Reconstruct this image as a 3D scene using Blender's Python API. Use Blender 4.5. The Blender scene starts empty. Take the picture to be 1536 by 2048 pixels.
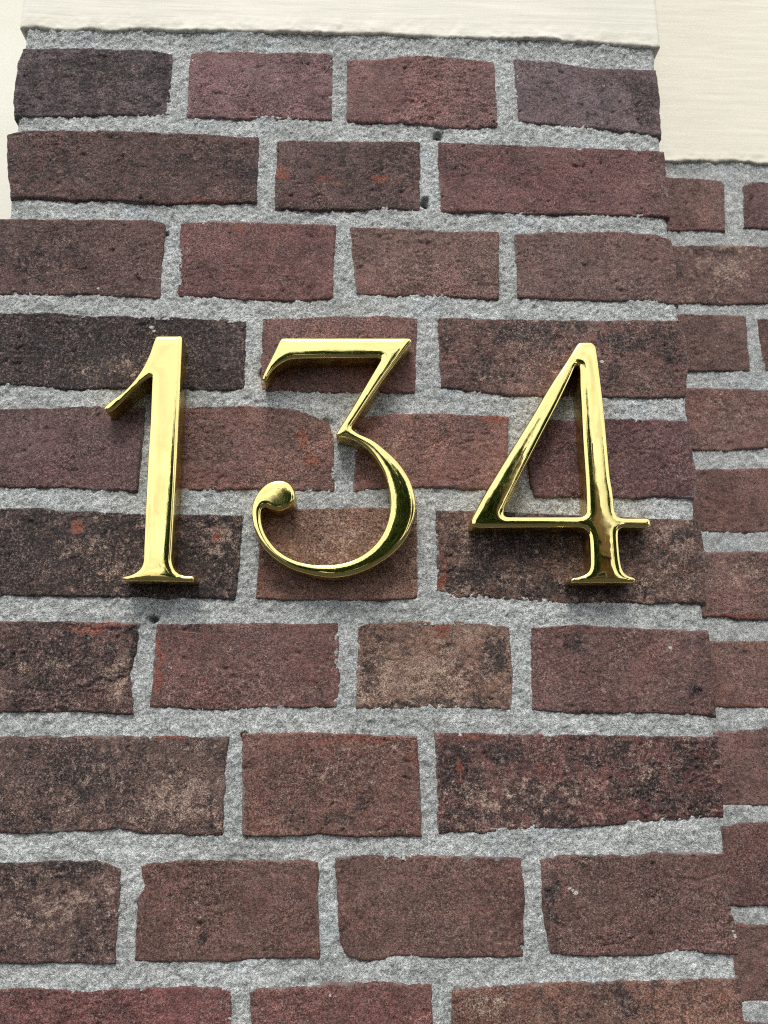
import bpy, math, random
import numpy as np
from mathutils import Matrix, Vector
from mathutils.geometry import delaunay_2d_cdt

scene = bpy.context.scene
R = math.radians
random.seed(4)

# ------------------------------------------------------------------ camera
CAM_Z = 1.50            # the lens is held 1.5 m above the pavement
DIST = 0.457            # metres from the lens to the pier's brick face (y = 0)
PITCH, YAW, FPX = R(13.565), R(2.198), 1650.0
fwd = np.array([math.sin(YAW)*math.cos(PITCH), math.cos(YAW)*math.cos(PITCH), math.sin(PITCH)])
rgt = np.cross(fwd, [0, 0, 1]); rgt /= np.linalg.norm(rgt)
upv = np.cross(rgt, fwd)
EYE = np.array([0.0, -DIST, CAM_Z])
cam = bpy.data.cameras.new('camera')
cam_o = bpy.data.objects.new('camera', cam)
scene.collection.objects.link(cam_o)
cam_o.matrix_world = Matrix(((rgt[0], upv[0], -fwd[0], EYE[0]), (rgt[1], upv[1], -fwd[1], EYE[1]),
                             (rgt[2], upv[2], -fwd[2], EYE[2]), (0, 0, 0, 1)))
cam.sensor_fit = 'VERTICAL'; cam.sensor_height = 36.0; cam.sensor_width = 27.0
cam.lens = FPX/2048*36.0
cam.clip_start = 0.02; cam.clip_end = 200
cam.dof.use_dof = True; cam.dof.focus_distance = 0.455; cam.dof.aperture_fstop = 16.0
scene.camera = cam_o

# ------------------------------------------------------------------ sky and sun (bright, thinly overcast noon)
SUN_EL, SUN_AZ = R(52), R(9)      # azimuth measured from the wall's outward normal towards the left
world = bpy.data.worlds.new('World'); scene.world = world; world.use_nodes = True
nt = world.node_tree; nt.nodes.clear()
wo = nt.nodes.new('ShaderNodeOutputWorld'); bg = nt.nodes.new('ShaderNodeBackground')
sky = nt.nodes.new('ShaderNodeTexSky'); sky.sky_type = 'NISHITA'; sky.sun_disc = False
sky.sun_elevation = SUN_EL; sky.sun_rotation = R(180) + SUN_AZ
sky.air_density = 1.0; sky.dust_density = 3.0; sky.ozone_density = 1.0
tc = nt.nodes.new('ShaderNodeTexCoord'); mp = nt.nodes.new('ShaderNodeMapping')
mp.inputs['Scale'].default_value = (1.0, 1.0, 2.6)
cn = nt.nodes.new('ShaderNodeTexNoise'); cn.inputs['Scale'].default_value = 2.4; cn.inputs['Detail'].default_value = 7
cr = nt.nodes.new('ShaderNodeMapRange')
cr.inputs['From Min'].default_value = 0.34; cr.inputs['From Max'].default_value = 0.56
cr.inputs['To Min'].default_value = 0.45; cr.inputs['To Max'].default_value = 0.97
cm = nt.nodes.new('ShaderNodeMix'); cm.data_type = 'RGBA'
cm.inputs[7].default_value = (11.5, 11.6, 11.8, 1)
bg.inputs['Strength'].default_value = 0.092
L = nt.links.new
L(tc.outputs['Generated'], mp.inputs['Vector']); L(mp.outputs[0], cn.inputs['Vector'])
L(cn.outputs['Fac'], cr.inputs['Value']); L(cr.outputs[0], cm.inputs[0])
cn2 = nt.nodes.new('ShaderNodeTexNoise'); cn2.inputs['Scale'].default_value = 6.5; cn2.inputs['Detail'].default_value = 6; cn2.inputs['Roughness'].default_value = 0.6
cr2 = nt.nodes.new('ShaderNodeMapRange'); cr2.inputs['From Min'].default_value = 0.38; cr2.inputs['From Max'].default_value = 0.6
cr2.inputs['To Min'].default_value = 0.70; cr2.inputs['To Max'].default_value = 1.12
cs = nt.nodes.new('ShaderNodeVectorMath'); cs.operation = 'SCALE'; cs.inputs[0].default_value = (10.4, 10.5, 10.7)
L(mp.outputs[0], cn2.inputs['Vector']); L(cn2.outputs['Fac'], cr2.inputs['Value']); L(cr2.outputs[0], cs.inputs['Scale']); L(cs.outputs[0], cm.inputs[7])
L(sky.outputs[0], cm.inputs[6]); L(cm.outputs[2], bg.inputs['Color']); L(bg.outputs[0], wo.inputs[0])
sun = bpy.data.lights.new('sun', 'SUN'); sun.energy = 1.6; sun.angle = R(20); sun.color = (1, 0.955, 0.89)
sun_o = bpy.data.objects.new('sun', sun); scene.collection.objects.link(sun_o)
sd = Vector((-math.sin(SUN_AZ)*math.cos(SUN_EL), -math.cos(SUN_AZ)*math.cos(SUN_EL), math.sin(SUN_EL)))
sun_o.rotation_euler = sd.to_track_quat('Z', 'Y').to_euler()
sun_o.location = sd*20
vs = scene.view_settings
vs.view_transform = 'Standard'; vs.look = 'None'; vs.gamma = 1.0; vs.use_curve_mapping = False
vs.exposure = 0.76
scene.render.engine = 'CYCLES'
scene.cycles.use_denoising = False; scene.cycles.filter_width = 1.1; scene.cycles.max_bounces = 8; scene.cycles.glossy_bounces = 5

# ------------------------------------------------------------------ helpers
def at(px, py, Y=0.0):
    """photograph pixel -> (x, z) in metres on the upright plane y = Y"""
    d = fwd*FPX + rgt*(px - 768) + upv*(1024 - py)
    t = (Y + DIST)/d[1]
    return np.array([EYE[0] + d[0]*t, EYE[2] + d[2]*t])

def _h(ix, iy, s):
    n = (ix*np.uint32(374761393) + iy*np.uint32(668265263) + np.uint32((s*1274126177) & 0xffffffff))
    n = (n ^ (n >> np.uint32(13)))*np.uint32(1274126177)
    n = (n ^ (n >> np.uint32(15)))*np.uint32(2246822519)
    return ((n ^ (n >> np.uint32(16))) & np.uint32(0xffffff)).astype(np.float32)/np.float32(0xffffff)

def vnoise(x, y, seed=0):
    fx, fy = np.floor(x), np.floor(y)
    ix, iy = fx.astype(np.int64).astype(np.uint32), fy.astype(np.int64).astype(np.uint32)
    tx, ty = (x - fx).astype(np.float32), (y - fy).astype(np.float32)
    tx = tx*tx*(3 - 2*tx); ty = ty*ty*(3 - 2*ty); o = np.uint32(1)
    a, b, c, d = _h(ix, iy, seed), _h(ix+o, iy, seed), _h(ix, iy+o, seed), _h(ix+o, iy+o, seed)
    p = a + (b-a)*tx; q = c + (d-c)*tx
    return (p + (q-p)*ty)*2 - 1

def fbm(x, z, size, octaves=3, seed=0, gain=0.5):
    """2-D fractal noise, first feature 'size' metres wide, about -1..1"""
    x = np.asarray(x, float); z = np.asarray(z, float) + 0*x
    r = 0; a = 1.0; tot = 0; k = 1.0/size; ca, sa = math.cos(0.6), math.sin(0.6)
    for o in range(octaves):
        r = r + a*vnoise(x*k + 17.31*seed + o*5.7, z*k - 9.13*seed + o*2.9, seed*7 + o)
        x, z = x*ca - z*sa, x*sa + z*ca
        tot += a; a *= gain; k *= 2.03
    return r/tot

def mesh_from(name, V, F, smooth=True):
    me = bpy.data.meshes.new(name)
    V = np.asarray(V, np.float32)
    me.vertices.add(len(V)); me.vertices.foreach_set('co', V.ravel())
    loops = np.concatenate([np.asarray(f, np.int32).ravel() for f in F])
    tot = np.concatenate([np.full(len(f), np.asarray(f).shape[1], np.int32) for f in F])
    st = np.concatenate([[0], np.cumsum(tot)[:-1]]).astype(np.int32)
    me.loops.add(len(loops)); me.loops.foreach_set('vertex_index', loops)
    me.polygons.add(len(tot)); me.polygons.foreach_set('loop_start', st)
    me.polygons.foreach_set('loop_total', tot)
    me.polygons.foreach_set('use_smooth', np.full(len(tot), smooth))
    me.update(calc_edges=True); me.validate()
    return me

def link(name, me, mat=None, parent=None):
    o = bpy.data.objects.new(name, me)
    scene.collection.objects.link(o)
    if mat and me: me.materials.append(mat)
    if parent: o.parent = parent; o.matrix_parent_inverse = parent.matrix_world.inverted()
    return o

def empty(name, loc):
    o = bpy.data.objects.new(name, None); o.empty_display_size = 0.05
    scene.collection.objects.link(o); o.location = loc
    bpy.context.view_layer.update()
    return o

def tag(o, label=None, cat=None, group=None, kind=None):
    if label: o['label'] = label
    if cat: o['category'] = cat
    if group: o['group'] = group
    if kind: o['kind'] = kind

# ------------------------------------------------------------------ materials
class N:
    """tiny node-graph helper"""
    def __init__(self, name):
        self.m = bpy.data.materials.new(name); self.m.use_nodes = True
        self.t = self.m.node_tree; self.b = self.t.nodes['Principled BSDF']
    def link(self, a, b): self.t.links.new(a, b)
    def node(self, kind, **kw):
        n = self.t.nodes.new(kind)
        for k, v in kw.items(): setattr(n, k, v)
        return n
    def coords(self):
        t = self.node('ShaderNodeTexCoord'); i = self.node('ShaderNodeObjectInfo')
        m = self.node('ShaderNodeMath', operation='MULTIPLY'); m.inputs[1].default_value = 37.0
        self.link(i.outputs['Random'], m.inputs[0])
        a = self.node('ShaderNodeVectorMath', operation='ADD')
        self.link(t.outputs['Object'], a.inputs[0]); self.link(m.outputs[0], a.inputs[1])
        self.info = i; self.co = a.outputs[0]
        return self.co
    def noise(self, scale, detail=3, rough=0.5, stretch=None, dist=0.0):
        n = self.node('ShaderNodeTexNoise')
        n.inputs['Scale'].default_value = scale; n.inputs['Detail'].default_value = detail
        n.inputs['Roughness'].default_value = rough; n.inputs['Distortion'].default_value = dist
        v = self.co
        if stretch:
            mp = self.node('ShaderNodeMapping'); mp.inputs['Scale'].default_value = stretch
            self.link(v, mp.inputs[0]); v = mp.outputs[0]
        self.link(v, n.inputs['Vector']); return n.outputs['Fac']
    def rng(self, v, a, b, c=0.0, d=1.0, smooth=True):
        m = self.node('ShaderNodeMapRange')
        if smooth: m.interpolation_type = 'SMOOTHSTEP'
        for i, x in zip((1, 2, 3, 4), (a, b, c, d)): m.inputs[i].default_value = x
        self.link(v, m.inputs[0]); return m.outputs[0]
    def math(self, op, a, b=None):
        m = self.node('ShaderNodeMath', operation=op)
        for i, x in enumerate((a, b)):
            if x is None: continue
            if isinstance(x, (int, float)): m.inputs[i].default_value = x
            else: self.link(x, m.inputs[i])
        return m.outputs[0]
    def mix(self, f, a, b, blend='MIX'):
        m = self.node('ShaderNodeMix', data_type='RGBA', blend_type=blend)
        for i, x in zip((0, 6, 7), (f, a, b)):
            if isinstance(x, (int, float)): m.inputs[i].default_value = x
            elif isinstance(x, tuple): m.inputs[i].default_value = x + (1,)
            else: self.link(x, m.inputs[i])
        return m.outputs[2]
    def gray(self, v):
        c = self.node('ShaderNodeCombineColor')
        for i in range(3): self.link(v, c.inputs[i])
        return c.outputs[0]
    def bump(self, h, strength, dist, prev=None):
        b = self.node('ShaderNodeBump'); b.inputs['Strength'].default_value = strength
        b.inputs['Distance'].default_value = dist
        self.link(h, b.inputs['Height'])
        if prev: self.link(prev, b.inputs['Normal'])
        return b.outputs[0]

def lin(r, g, b):
    f = lambda c: (c/255/12.92 if c/255 <= 0.04045 else ((c/255 + 0.055)/1.055)**2.4)
    return (f(r), f(g), f(b))

def brick_material():
    n = N('brick_clay'); n.coords()
    at_ = n.node('ShaderNodeAttribute', attribute_name='stain')
    sep = n.node('ShaderNodeSeparateColor'); n.link(at_.outputs['Color'], sep.inputs[0])
    chip, soot, pale = sep.outputs
    base = n.info.outputs['Color']
    big = n.noise(38, 4, 0.6); mid = n.noise(150, 4, 0.65); grain = n.noise(1050, 4, 0.8); tiny = n.noise(1900, 2, 0.6)
    hsv = n.node('ShaderNodeHueSaturation'); hsv.inputs['Saturation'].default_value = 1.03; hsv.inputs['Value'].default_value = 1.04
    n.link(base, hsv.inputs['Color']); base = hsv.outputs[0]
    col = n.mix(1.0, base, n.gray(n.rng(big, 0.3, 0.7, 0.78, 1.2)), 'MULTIPLY')
    col = n.mix(n.rng(n.noise(24, 3, 0.6), 0.42, 0.68, 0, 0.45), col, n.mix(1.0, col, (1.18, 0.9, 0.88), 'MULTIPLY'))
    col = n.mix(n.rng(n.noise(31, 3, 0.6), 0.45, 0.7, 0, 0.5), col, n.mix(1.0, col, (0.9, 0.98, 0.96), 'MULTIPLY'))
    col = n.mix(1.0, col, n.gray(n.rng(mid, 0.25, 0.75, 0.72, 1.3)), 'MULTIPLY')
    # soot, broken up into flecks
    sm = n.math('ADD', n.math('MULTIPLY', soot, 0.78), n.math('MULTIPLY', n.math('SUBTRACT', n.noise(130, 9, 0.82), 0.5), 2.3))
    sm = n.math('MULTIPLY', n.rng(sm, 0.17, 0.52), n.rng(soot, 0.02, 0.25))
    col = n.mix(n.math('MULTIPLY', sm, 0.9), col, (0.017, 0.0155, 0.0165))
    # pale mineral speckle clinging to the high grains
    pn = n.math('SUBTRACT', n.noise(190, 10, 0.88), 0.5)
    pm = n.math('ADD', n.math('MULTIPLY', pale, 0.46), n.math('MULTIPLY', pn, 2.9))
    pm = n.math('MULTIPLY', n.rng(pm, 0.36, 0.48), n.rng(pale, 0.03, 0.3))
    col = n.mix(n.math('MULTIPLY', pm, 0.9), col, (0.47, 0.335, 0.265))
    # every brick carries a little of that speckle
    am = n.math('MULTIPLY', n.rng(n.noise(640, 7, 0.9), 0.515, 0.56), n.rng(n.noise(60, 5, 0.7), 0.36, 0.66, 0.35, 0.95))
    col = n.mix(am, col, (0.33, 0.235, 0.21))
    # broken-open orange body
    cmk = n.math('ADD', chip, n.math('MULTIPLY', n.math('SUBTRACT', n.noise(260, 6, 0.75), 0.5), 1.3))
    col = n.mix(n.math('MULTIPLY', n.math('MULTIPLY', n.rng(cmk, 0.28, 0.55), n.rng(chip, 0.02, 0.2)), 0.9), col, (0.30, 0.105, 0.07))
    # sand grain
    patchy = n.rng(n.noise(22, 4, 0.65), 0.38, 0.62, 0.35, 1.0)
    col = n.mix(patchy, col, n.mix(1.0, col, n.gray(n.rng(grain, 0.39, 0.61, 0.34, 1.75)), 'MULTIPLY'))
    sp = n.rng(tiny, 0.66, 0.76)
    col = n.mix(n.math('MULTIPLY', sp, 0.5), col, (0.46, 0.38, 0.34))
    dk = n.rng(n.noise(560, 6, 0.9), 0.47, 0.42); col = n.mix(n.math('MULTIPLY', dk, 0.75), col, (0.02, 0.016, 0.015))
    ed = n.node('ShaderNodeAttribute', attribute_name='edge')
    em = n.math('ADD', ed.outputs['Fac'], n.math('MULTIPLY', n.math('SUBTRACT', n.noise(55, 7, 0.75), 0.5), 3.2))
    col = n.mix(n.math('MULTIPLY', n.math('MULTIPLY', n.rng(em, 0.75, 1.15), n.rng(ed.outputs['Fac'], 0.04, 0.3)), 0.55), col, (0.30, 0.30, 0.29))
    wm = n.math('ADD', at_.outputs['Alpha'], n.math('MULTIPLY', n.math('SUBTRACT', n.noise(700, 4, 0.7), 0.5), 0.9))
    col = n.mix(n.rng(wm, 0.45, 0.6), col, (0.62, 0.61, 0.57))
    n.link(col, n.b.inputs['Base Color'])
    n.b.inputs['Roughness'].default_value = 0.8
    n.b.inputs['Specular IOR Level'].default_value = 0.35
    h = n.math('ADD', n.math('MULTIPLY', grain, 0.8), n.math('MULTIPLY', tiny, 0.4))
    # drag creases of the hand-thrown clay, strong on some bricks and absent on others
    cz = n.noise(120, 5, 0.7, (0.45, 1, 1), 1.2); cz = n.math('ABSOLUTE', n.math('SUBTRACT', cz, 0.5))
    cm_ = n.math('MULTIPLY', n.rng(cz, 0.035, 0.0), n.rng(n.noise(16, 2, 0.5), 0.48, 0.62))
    nb = n.bump(n.math('SUBTRACT', 1.0, cm_), 0.8, 0.0012)
    nb = n.bump(mid, 0.4, 0.0015, nb); nb = n.bump(h, 1.0, 0.0019, nb)
    n.link(nb, n.b.inputs['Normal'])
    return n.m

def mortar_material(name, tint):
    n = N(name); n.coords()
    big = n.noise(30, 4, 0.6); mid = n.noise(210, 4, 0.7); grain = n.noise(900, 4, 0.8); tiny = n.noise(1800, 2, 0.6)
    col = n.mix(n.rng(big, 0.35, 0.68), tint, tuple(c*1.2 for c in tint))
    col = n.mix(n.rng(n.noise(17, 5, 0.7), 0.5, 0.72, 0, 0.55), col, tuple(c*k for c, k in zip(tint, (0.72, 0.73, 0.70))))
    col = n.mix(n.rng(n.noise(22, 4, 0.6), 0.55, 0.7, 0, 0.45), col, (tint[0]*1.02, tint[1]*1.12, tint[2]*1.2))
    col = n.mix(1.0, col, n.gray(n.rng(mid, 0.28, 0.72, 0.74, 1.24)), 'MULTIPLY')
    col = n.mix(1.0, col, n.gray(n.rng(grain, 0.39, 0.61, 0.60, 1.38)), 'MULTIPLY')
    col = n.mix(n.rng(tiny, 0.66, 0.78, 0, 0.4), col, (0.70, 0.70, 0.68))
    dk = n.rng(n.noise(560, 6, 0.9), 0.455, 0.41); col = n.mix(n.math('MULTIPLY', dk, 0.55), col, (0.085, 0.087, 0.086))  # dark flecks: tiny shadows among the sand grains, painted into the mortar colour
    n.link(col, n.b.inputs['Base Color']); n.b.inputs['Roughness'].default_value = 0.92
    n.b.inputs['Specular IOR Level'].default_value = 0.25
    h = n.math('ADD', n.math('MULTIPLY', grain, 0.8), n.math('MULTIPLY', tiny, 0.4))
    nb = n.bump(mid, 0.5, 0.0016); nb = n.bump(h, 1.0, 0.0016, nb)
    n.link(nb, n.b.inputs['Normal'])
    return n.m

def paint_material(name, tint, stroke=1.0):
    n = N(name); n.coords()
    # horizontal brush strokes: noise stretched along x
    s1 = n.noise(420, 5, 0.6, (0.05, 1, 1), 0.4); s2 = n.noise(130, 3, 0.5, (0.10, 1, 1), 0.6); cloud = n.noise(12, 4, 0.6)
    col = n.mix(n.rng(cloud, 0.35, 0.7), tint, (tint[0]*0.95, tint[1]*0.955, tint[2]*0.93))
    col = n.mix(n.rng(s1, 0.35, 0.25, 0, 0.14), col, (tint[0]*0.72, tint[1]*0.71, tint[2]*0.66))
    n.link(col, n.b.inputs['Base Color']); n.b.inputs['Roughness'].default_value = 0.62
    n.b.inputs['Specular IOR Level'].default_value = 0.4
    at_ = n.node('ShaderNodeAttribute', attribute_name='stain')
    sep = n.node('ShaderNodeSeparateColor'); n.link(at_.outputs['Color'], sep.inputs[0])
    dirt = n.math('ADD', sep.outputs[1], n.math('MULTIPLY', n.math('SUBTRACT', n.noise(420, 5, 0.75), 0.5), 1.1))
    col2 = n.mix(n.math('MULTIPLY', n.rng(dirt, 0.45, 0.85), 0.85), col, (0.10, 0.095, 0.08))
    n.link(col2, n.b.inputs['Base Color'])
    h = n.math('ADD', n.math('MULTIPLY', s1, 0.5), n.math('MULTIPLY', s2, 0.9))
    n.link(n.bump(h, 0.30*stroke, 0.0010), n.b.inputs['Normal'])
    return n.m

def brass_material():
    n = N('polished_brass'); n.coords()
    n.b.inputs['Metallic'].default_value = 1.0
    t = n.noise(90, 5, 0.6)
    col = n.mix(n.rng(t, 0.45, 0.75, 0, 0.5), (0.85, 0.71, 0.285), (0.78, 0.62, 0.215))
    n.link(col, n.b.inputs['Base Color'])
    scr = n.rng(n.noise(1500, 3, 0.6, (1, 1, 0.03)), 0.62, 0.74, 0, 0.10)
    n.link(n.math('ADD', scr, n.rng(n.noise(48, 6, 0.7), 0.42, 0.72, 0.025, 0.14)), n.b.inputs['Roughness'])
    n.link(n.bump(n.noise(70, 2, 0.4), 0.10, 0.0012), n.b.inputs['Normal'])
    return n.m

def plain(name, c, rough=0.8, scale=8.0, var=0.3, spec=0.4):
    n = N(name); n.coords()
    col = n.mix(n.rng(n.noise(scale, 5, 0.6), 0.3, 0.7), tuple(x*(1 - var) for x in c), tuple(x*(1 + var) for x in c))
    n.link(col, n.b.inputs['Base Color']); n.b.inputs['Roughness'].default_value = rough; n.b.inputs['Specular IOR Level'].default_value = spec
    return n.m

M_BRICK = brick_material()
M_MORTAR = mortar_material('cement_mortar', (0.50, 0.522, 0.515))
M_PAINT = paint_material('cream_paint_brushed', (0.68, 0.66, 0.58))
M_PAINT2 = paint_material('cream_paint_recess', (0.72, 0.69, 0.595))
M_SMOOTH = paint_material('cream_paint_smooth', (0.74, 0.73, 0.65), 0.12)
M_BRASS = brass_material()
def side_material():
    n = N('cast_brass_side'); n.coords(); n.b.inputs['Metallic'].default_value = 1.0
    col = n.mix(n.rng(n.noise(160, 5, 0.7), 0.4, 0.7), (0.62, 0.45, 0.15), (0.42, 0.29, 0.09))
    n.link(col, n.b.inputs['Base Color'])
    n.link(n.rng(n.noise(120, 4, 0.6), 0.35, 0.7, 0.22, 0.45), n.b.inputs['Roughness'])
    n.link(n.bump(n.noise(500, 3, 0.6), 0.25, 0.0006), n.b.inputs['Normal'])
    return n.m
M_SIDE = side_material()

# ------------------------------------------------------------------ stains (photo px, px radii, strength) on the pier face
PIER_Y, WALL_Y = 0.0, 0.125
SOOT = [(215,130,50,25,.9),(310,140,35,25,.9),(150,160,120,60,.55),(490,330,30,50,.6),(60,330,60,60,.45),(80,500,100,60,.45),
 (100,690,210,70,.95),(390,680,90,35,.8),(430,740,60,40,.65),(1040,670,70,25,.8),(1260,680,70,25,.7),(1150,655,100,15,.5),(900,690,30,40,.5),
 (1340,720,40,50,.5),(60,1100,110,80,.8),(250,1080,80,60,.7),(420,1100,60,70,.8),(300,1170,160,25,.85),(1000,1090,110,30,.75),(960,1150,90,35,.8),
 (1100,1180,100,20,.75),(1250,1180,80,20,.6),(120,1320,150,60,.6),(262,1290,14,45,1),(990,1310,40,40,.8),(740,1330,20,80,.5),(860,1405,160,12,.6),
 (170,1560,100,80,.65),(60,1640,80,20,.6),(920,1550,40,60,.9),(1020,1500,60,25,.7),(1290,1570,80,60,.6),(900,1640,50,25,.7),(1400,1490,60,20,.7),
 (150,1740,80,20,.8),(100,1840,90,60,.4),(1100,1790,15,50,.7),(1230,1990,60,40,.5),(1290,200,40,60,.55),(388,1872,12,8,.8),(240,380,120,25,.4),
 (700,330,140,40,.45),(1250,300,60,20,.3),(1410,1390,20,40,.5),(1150,1280,20,20,.6),(650,1390,20,30,.4),(380,1255,70,10,.5),(700,1620,60,40,.4)]
PALE = [(800,520,100,70,.55),(1200,530,130,60,.25),(270,735,130,30,.85),(120,660,100,20,.45),(330,730,60,40,.7),(1010,730,90,45,.5),(1200,700,100,30,.45),(480,880,100,60,.3),
 (830,900,120,50,.5),(170,1090,100,40,.65),(440,1080,40,50,.95),(230,1140,80,40,.85),(680,1090,110,70,.75),(940,1080,60,40,.75),(1340,1100,60,80,.75),
 (1120,1120,60,30,.5),(920,1170,60,20,.8),(230,1350,40,60,.9),(100,1340,90,40,.65),(850,1350,140,60,1.0),(940,1280,80,30,.7),(600,1390,70,20,.6),
 (480,1350,120,50,.35),(200,1540,60,60,.65),(350,1600,100,60,1.0),(60,1570,60,60,.55),(300,1640,80,20,.8),(680,1540,120,70,.65),(1100,1580,270,70,.68),
 (950,1600,80,40,.9),(120,1810,110,50,.9),(980,2000,60,30,.9),(1200,2010,150,30,.5),(1240,1340,120,50,.3),(455,1820,120,60,.15),(860,1820,140,60,.15),
 (150,150,120,50,.25),(1330,760,40,40,.35),(1320,350,30,60,.45)]
CHIP = [(562,350,12,14,.9),(755,357,18,10,.8),(650,355,25,6,.5),(600,397,60,10,.35),(612,870,13,26,.62),(628,912,16,26,.5),(893,1258,13,17,1),(313,1330,7,52,.95),
 (335,1473,26,9,.95),(147,1053,9,10,.9),(435,1075,10,10,.7),(190,1252,70,6,.7),(880,1150,6,45,.7),(985,835,32,6,.8),(700,1473,120,7,.5),(822,1500,12,50,.45),
 (930,1471,55,5,.7),(1390,1641,60,6,.7),(400,405,70,6,.5),(530,520,16,10,.2),(480,450,12,5,.8),(915,1545,12,24,.55),(1095,1525,12,12,.4),(1260,400,50,8,.3),
 (1160,2000,40,8,.3),(985,1690,100,4,.3)]
WSOOT = [(1420,500,60,20,.5),(1500,1120,50,15,.5),(1460,1300,40,15,.4)]
WPALE = [(1450,545,80,40,.9),(1450,830,70,50,.7),(1480,1150,60,45,.75),(1480,1350,60,50,.45),(1400,420,50,30,.4)]
WCHIP = [(1460,1232,60,4,.8),(1480,1285,60,4,.6),(1470,1412,60,4,.6),(1490,1850,40,4,.5)]

def prep(lst, Y):
    out = []
    for x, y, rx, ry, s in lst:
        c = at(x, y, Y); e = at(x + rx, y, Y); v = at(x, y + ry, Y)
        out.append((c[0], c[1], abs(e[0]-c[0]), abs(c[1]-v[1]), s))
    return out
ST = {'p': [prep(q, PIER_Y) for q in (CHIP, SOOT, PALE)], 'w': [prep(q, WALL_Y) for q in (WCHIP, WSOOT, WPALE)]}

WHITE = [(*at(x, y), r*0.00026) for x, y, r in [(196,577,4.5),(303,655,7),(308,662,5),(1203,724,6.5),(1140,1777,5),(1152,1786,6),(1146,1781,4),(1017,1591,3),(385,119,4),
         (660,1990,4),(672,1993,3),(1472,1872,6),(1466,1862,4),(1340,1295,5)]]      # drips of white paint
def add_stain(me, X, Z, which, extra=None, sp=(0, 0)):
    col = np.zeros((len(X), 4), np.float32)
    WX = X + fbm(X, Z, 0.018, 3, 301, 0.7)*0.008; WZ = Z + fbm(X, Z, 0.018, 3, 302, 0.7)*0.006
    if which:
        for k in range(3):
            for cx, cz, rx, rz, s in ST[which][k]:
                q = ((WX - cx)/rx)**2 + ((WZ - cz)/rz)**2
                col[:, k] = np.maximum(col[:, k], s*np.exp(-0.6*q**1.3))
    if sp[0]: col[:, 1] = np.maximum(col[:, 1], sp[0]*(0.75 + 0.5*fbm(X, Z, 0.03, 3, 311, 0.6)))
    if sp[1]: col[:, 2] = np.maximum(col[:, 2], sp[1]*(0.8 + 0.6*fbm(X, Z, 0.025, 3, 312, 0.6)))
    if which == 'p':
        for sx, sz, sr in WHITE: col[:, 3] = np.maximum(col[:, 3], np.exp(-((X - sx)**2 + ((Z - sz)*1.3)**2)/sr**2))
    if extra is not None: col[:, 1] = np.maximum(col[:, 1], extra)
    a = me.color_attributes.new('stain', 'FLOAT_COLOR', 'POINT')
    a.data.foreach_set('color', col.ravel())

# ------------------------------------------------------------------ a brick (or slab) as a closed, weathered solid
def resample(P, n):
    P = np.asarray(P, float); d = np.r_[0, np.cumsum(np.hypot(*np.diff(P, axis=0).T))]
    t = np.linspace(0, d[-1], n)
    return np.c_[np.interp(t, d, P[:, 0]), np.interp(t, d, P[:, 1])]

def patch(top, bottom, left=None, right=None, res=0.001):
    """Coons patch between four polylines in (x, z); returns grids X, Z and edge distance"""
    left = [bottom[0], top[0]] if left is None else [bottom[0]] + list(left) + [top[0]]
    right = [bottom[-1], top[-1]] if right is None else [bottom[-1]] + list(right) + [top[-1]]
    W = max(abs(top[-1][0]-top[0][0]), abs(bottom[-1][0]-bottom[0][0])); Hh = abs(top[0][1]-bottom[0][1])
    nu, nv = max(6, int(W/res)+1), max(6, int(Hh/res)+1)
    T, B, Lf, Rt = resample(top, nu), resample(bottom, nu), resample(left, nv), resample(right, nv)
    u = np.linspace(0, 1, nu)[None, :, None]; v = np.linspace(0, 1, nv)[:, None, None]
    S = (1-v)*B[None] + v*T[None] + (1-u)*Lf[:, None] + u*Rt[:, None] \
        - ((1-u)*(1-v)*B[0] + u*(1-v)*B[-1] + (1-u)*v*T[0] + u*v*T[-1])
    du = np.minimum(u, 1-u)[..., 0]*W*np.ones((nv, 1)); dv = np.minimum(v, 1-v)[..., 0]*Hh*np.ones((1, nu))
    return S[..., 0], S[..., 1], du, dv

def solid(name, X, Yf, Z, back, mat, parent):
    """closed solid: front grid (X, Yf, Z), sides running straight back to y = back"""
    nv, nu = X.shape
    V = np.stack([X.ravel(), Yf.ravel(), Z.ravel()], 1)
    idx = np.arange(nv*nu).reshape(nv, nu)
    F = np.stack([idx[:-1, :-1], idx[:-1, 1:], idx[1:, 1:], idx[1:, :-1]], -1).reshape(-1, 4)
    ring = np.concatenate([idx[0, :], idx[1:, -1], idx[-1, -2::-1], idx[-2:0:-1, 0]])
    m = len(ring); rv = V[ring]
    r1 = rv.copy(); r1[:, 1] += 0.006
    r2 = rv.copy(); r2[:, 1] = back
    n0 = len(V); V = np.concatenate([V, r1, r2]); r1i = n0 + np.arange(m); r2i = n0 + m + np.arange(m)
    def band(a, b): return np.stack([a, b, np.roll(b, -1), np.roll(a, -1)], -1)
    Fs = np.concatenate([band(ring, r1i), band(r1i, r2i)])
    c = V[r2i]; V2 = np.concatenate([V, [[c[:, 0].mean(), back, c[:, 2].mean()]]])
    ci = len(V2) - 1
    Fb = np.stack([r2i, np.full(m, ci), np.roll(r2i, -1)], -1)
    cen = np.array([X.mean(), back, Z.mean()])
    me = mesh_from(name, V2 - cen, [np.concatenate([F, Fs]), Fb])
    o = bpy.data.objects.new(name, me); scene.collection.objects.link(o); me.materials.append(mat)
    o.location = cen
    o.parent = parent; o.matrix_parent_inverse = parent.matrix_world.inverted()
    return o, V2

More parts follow.
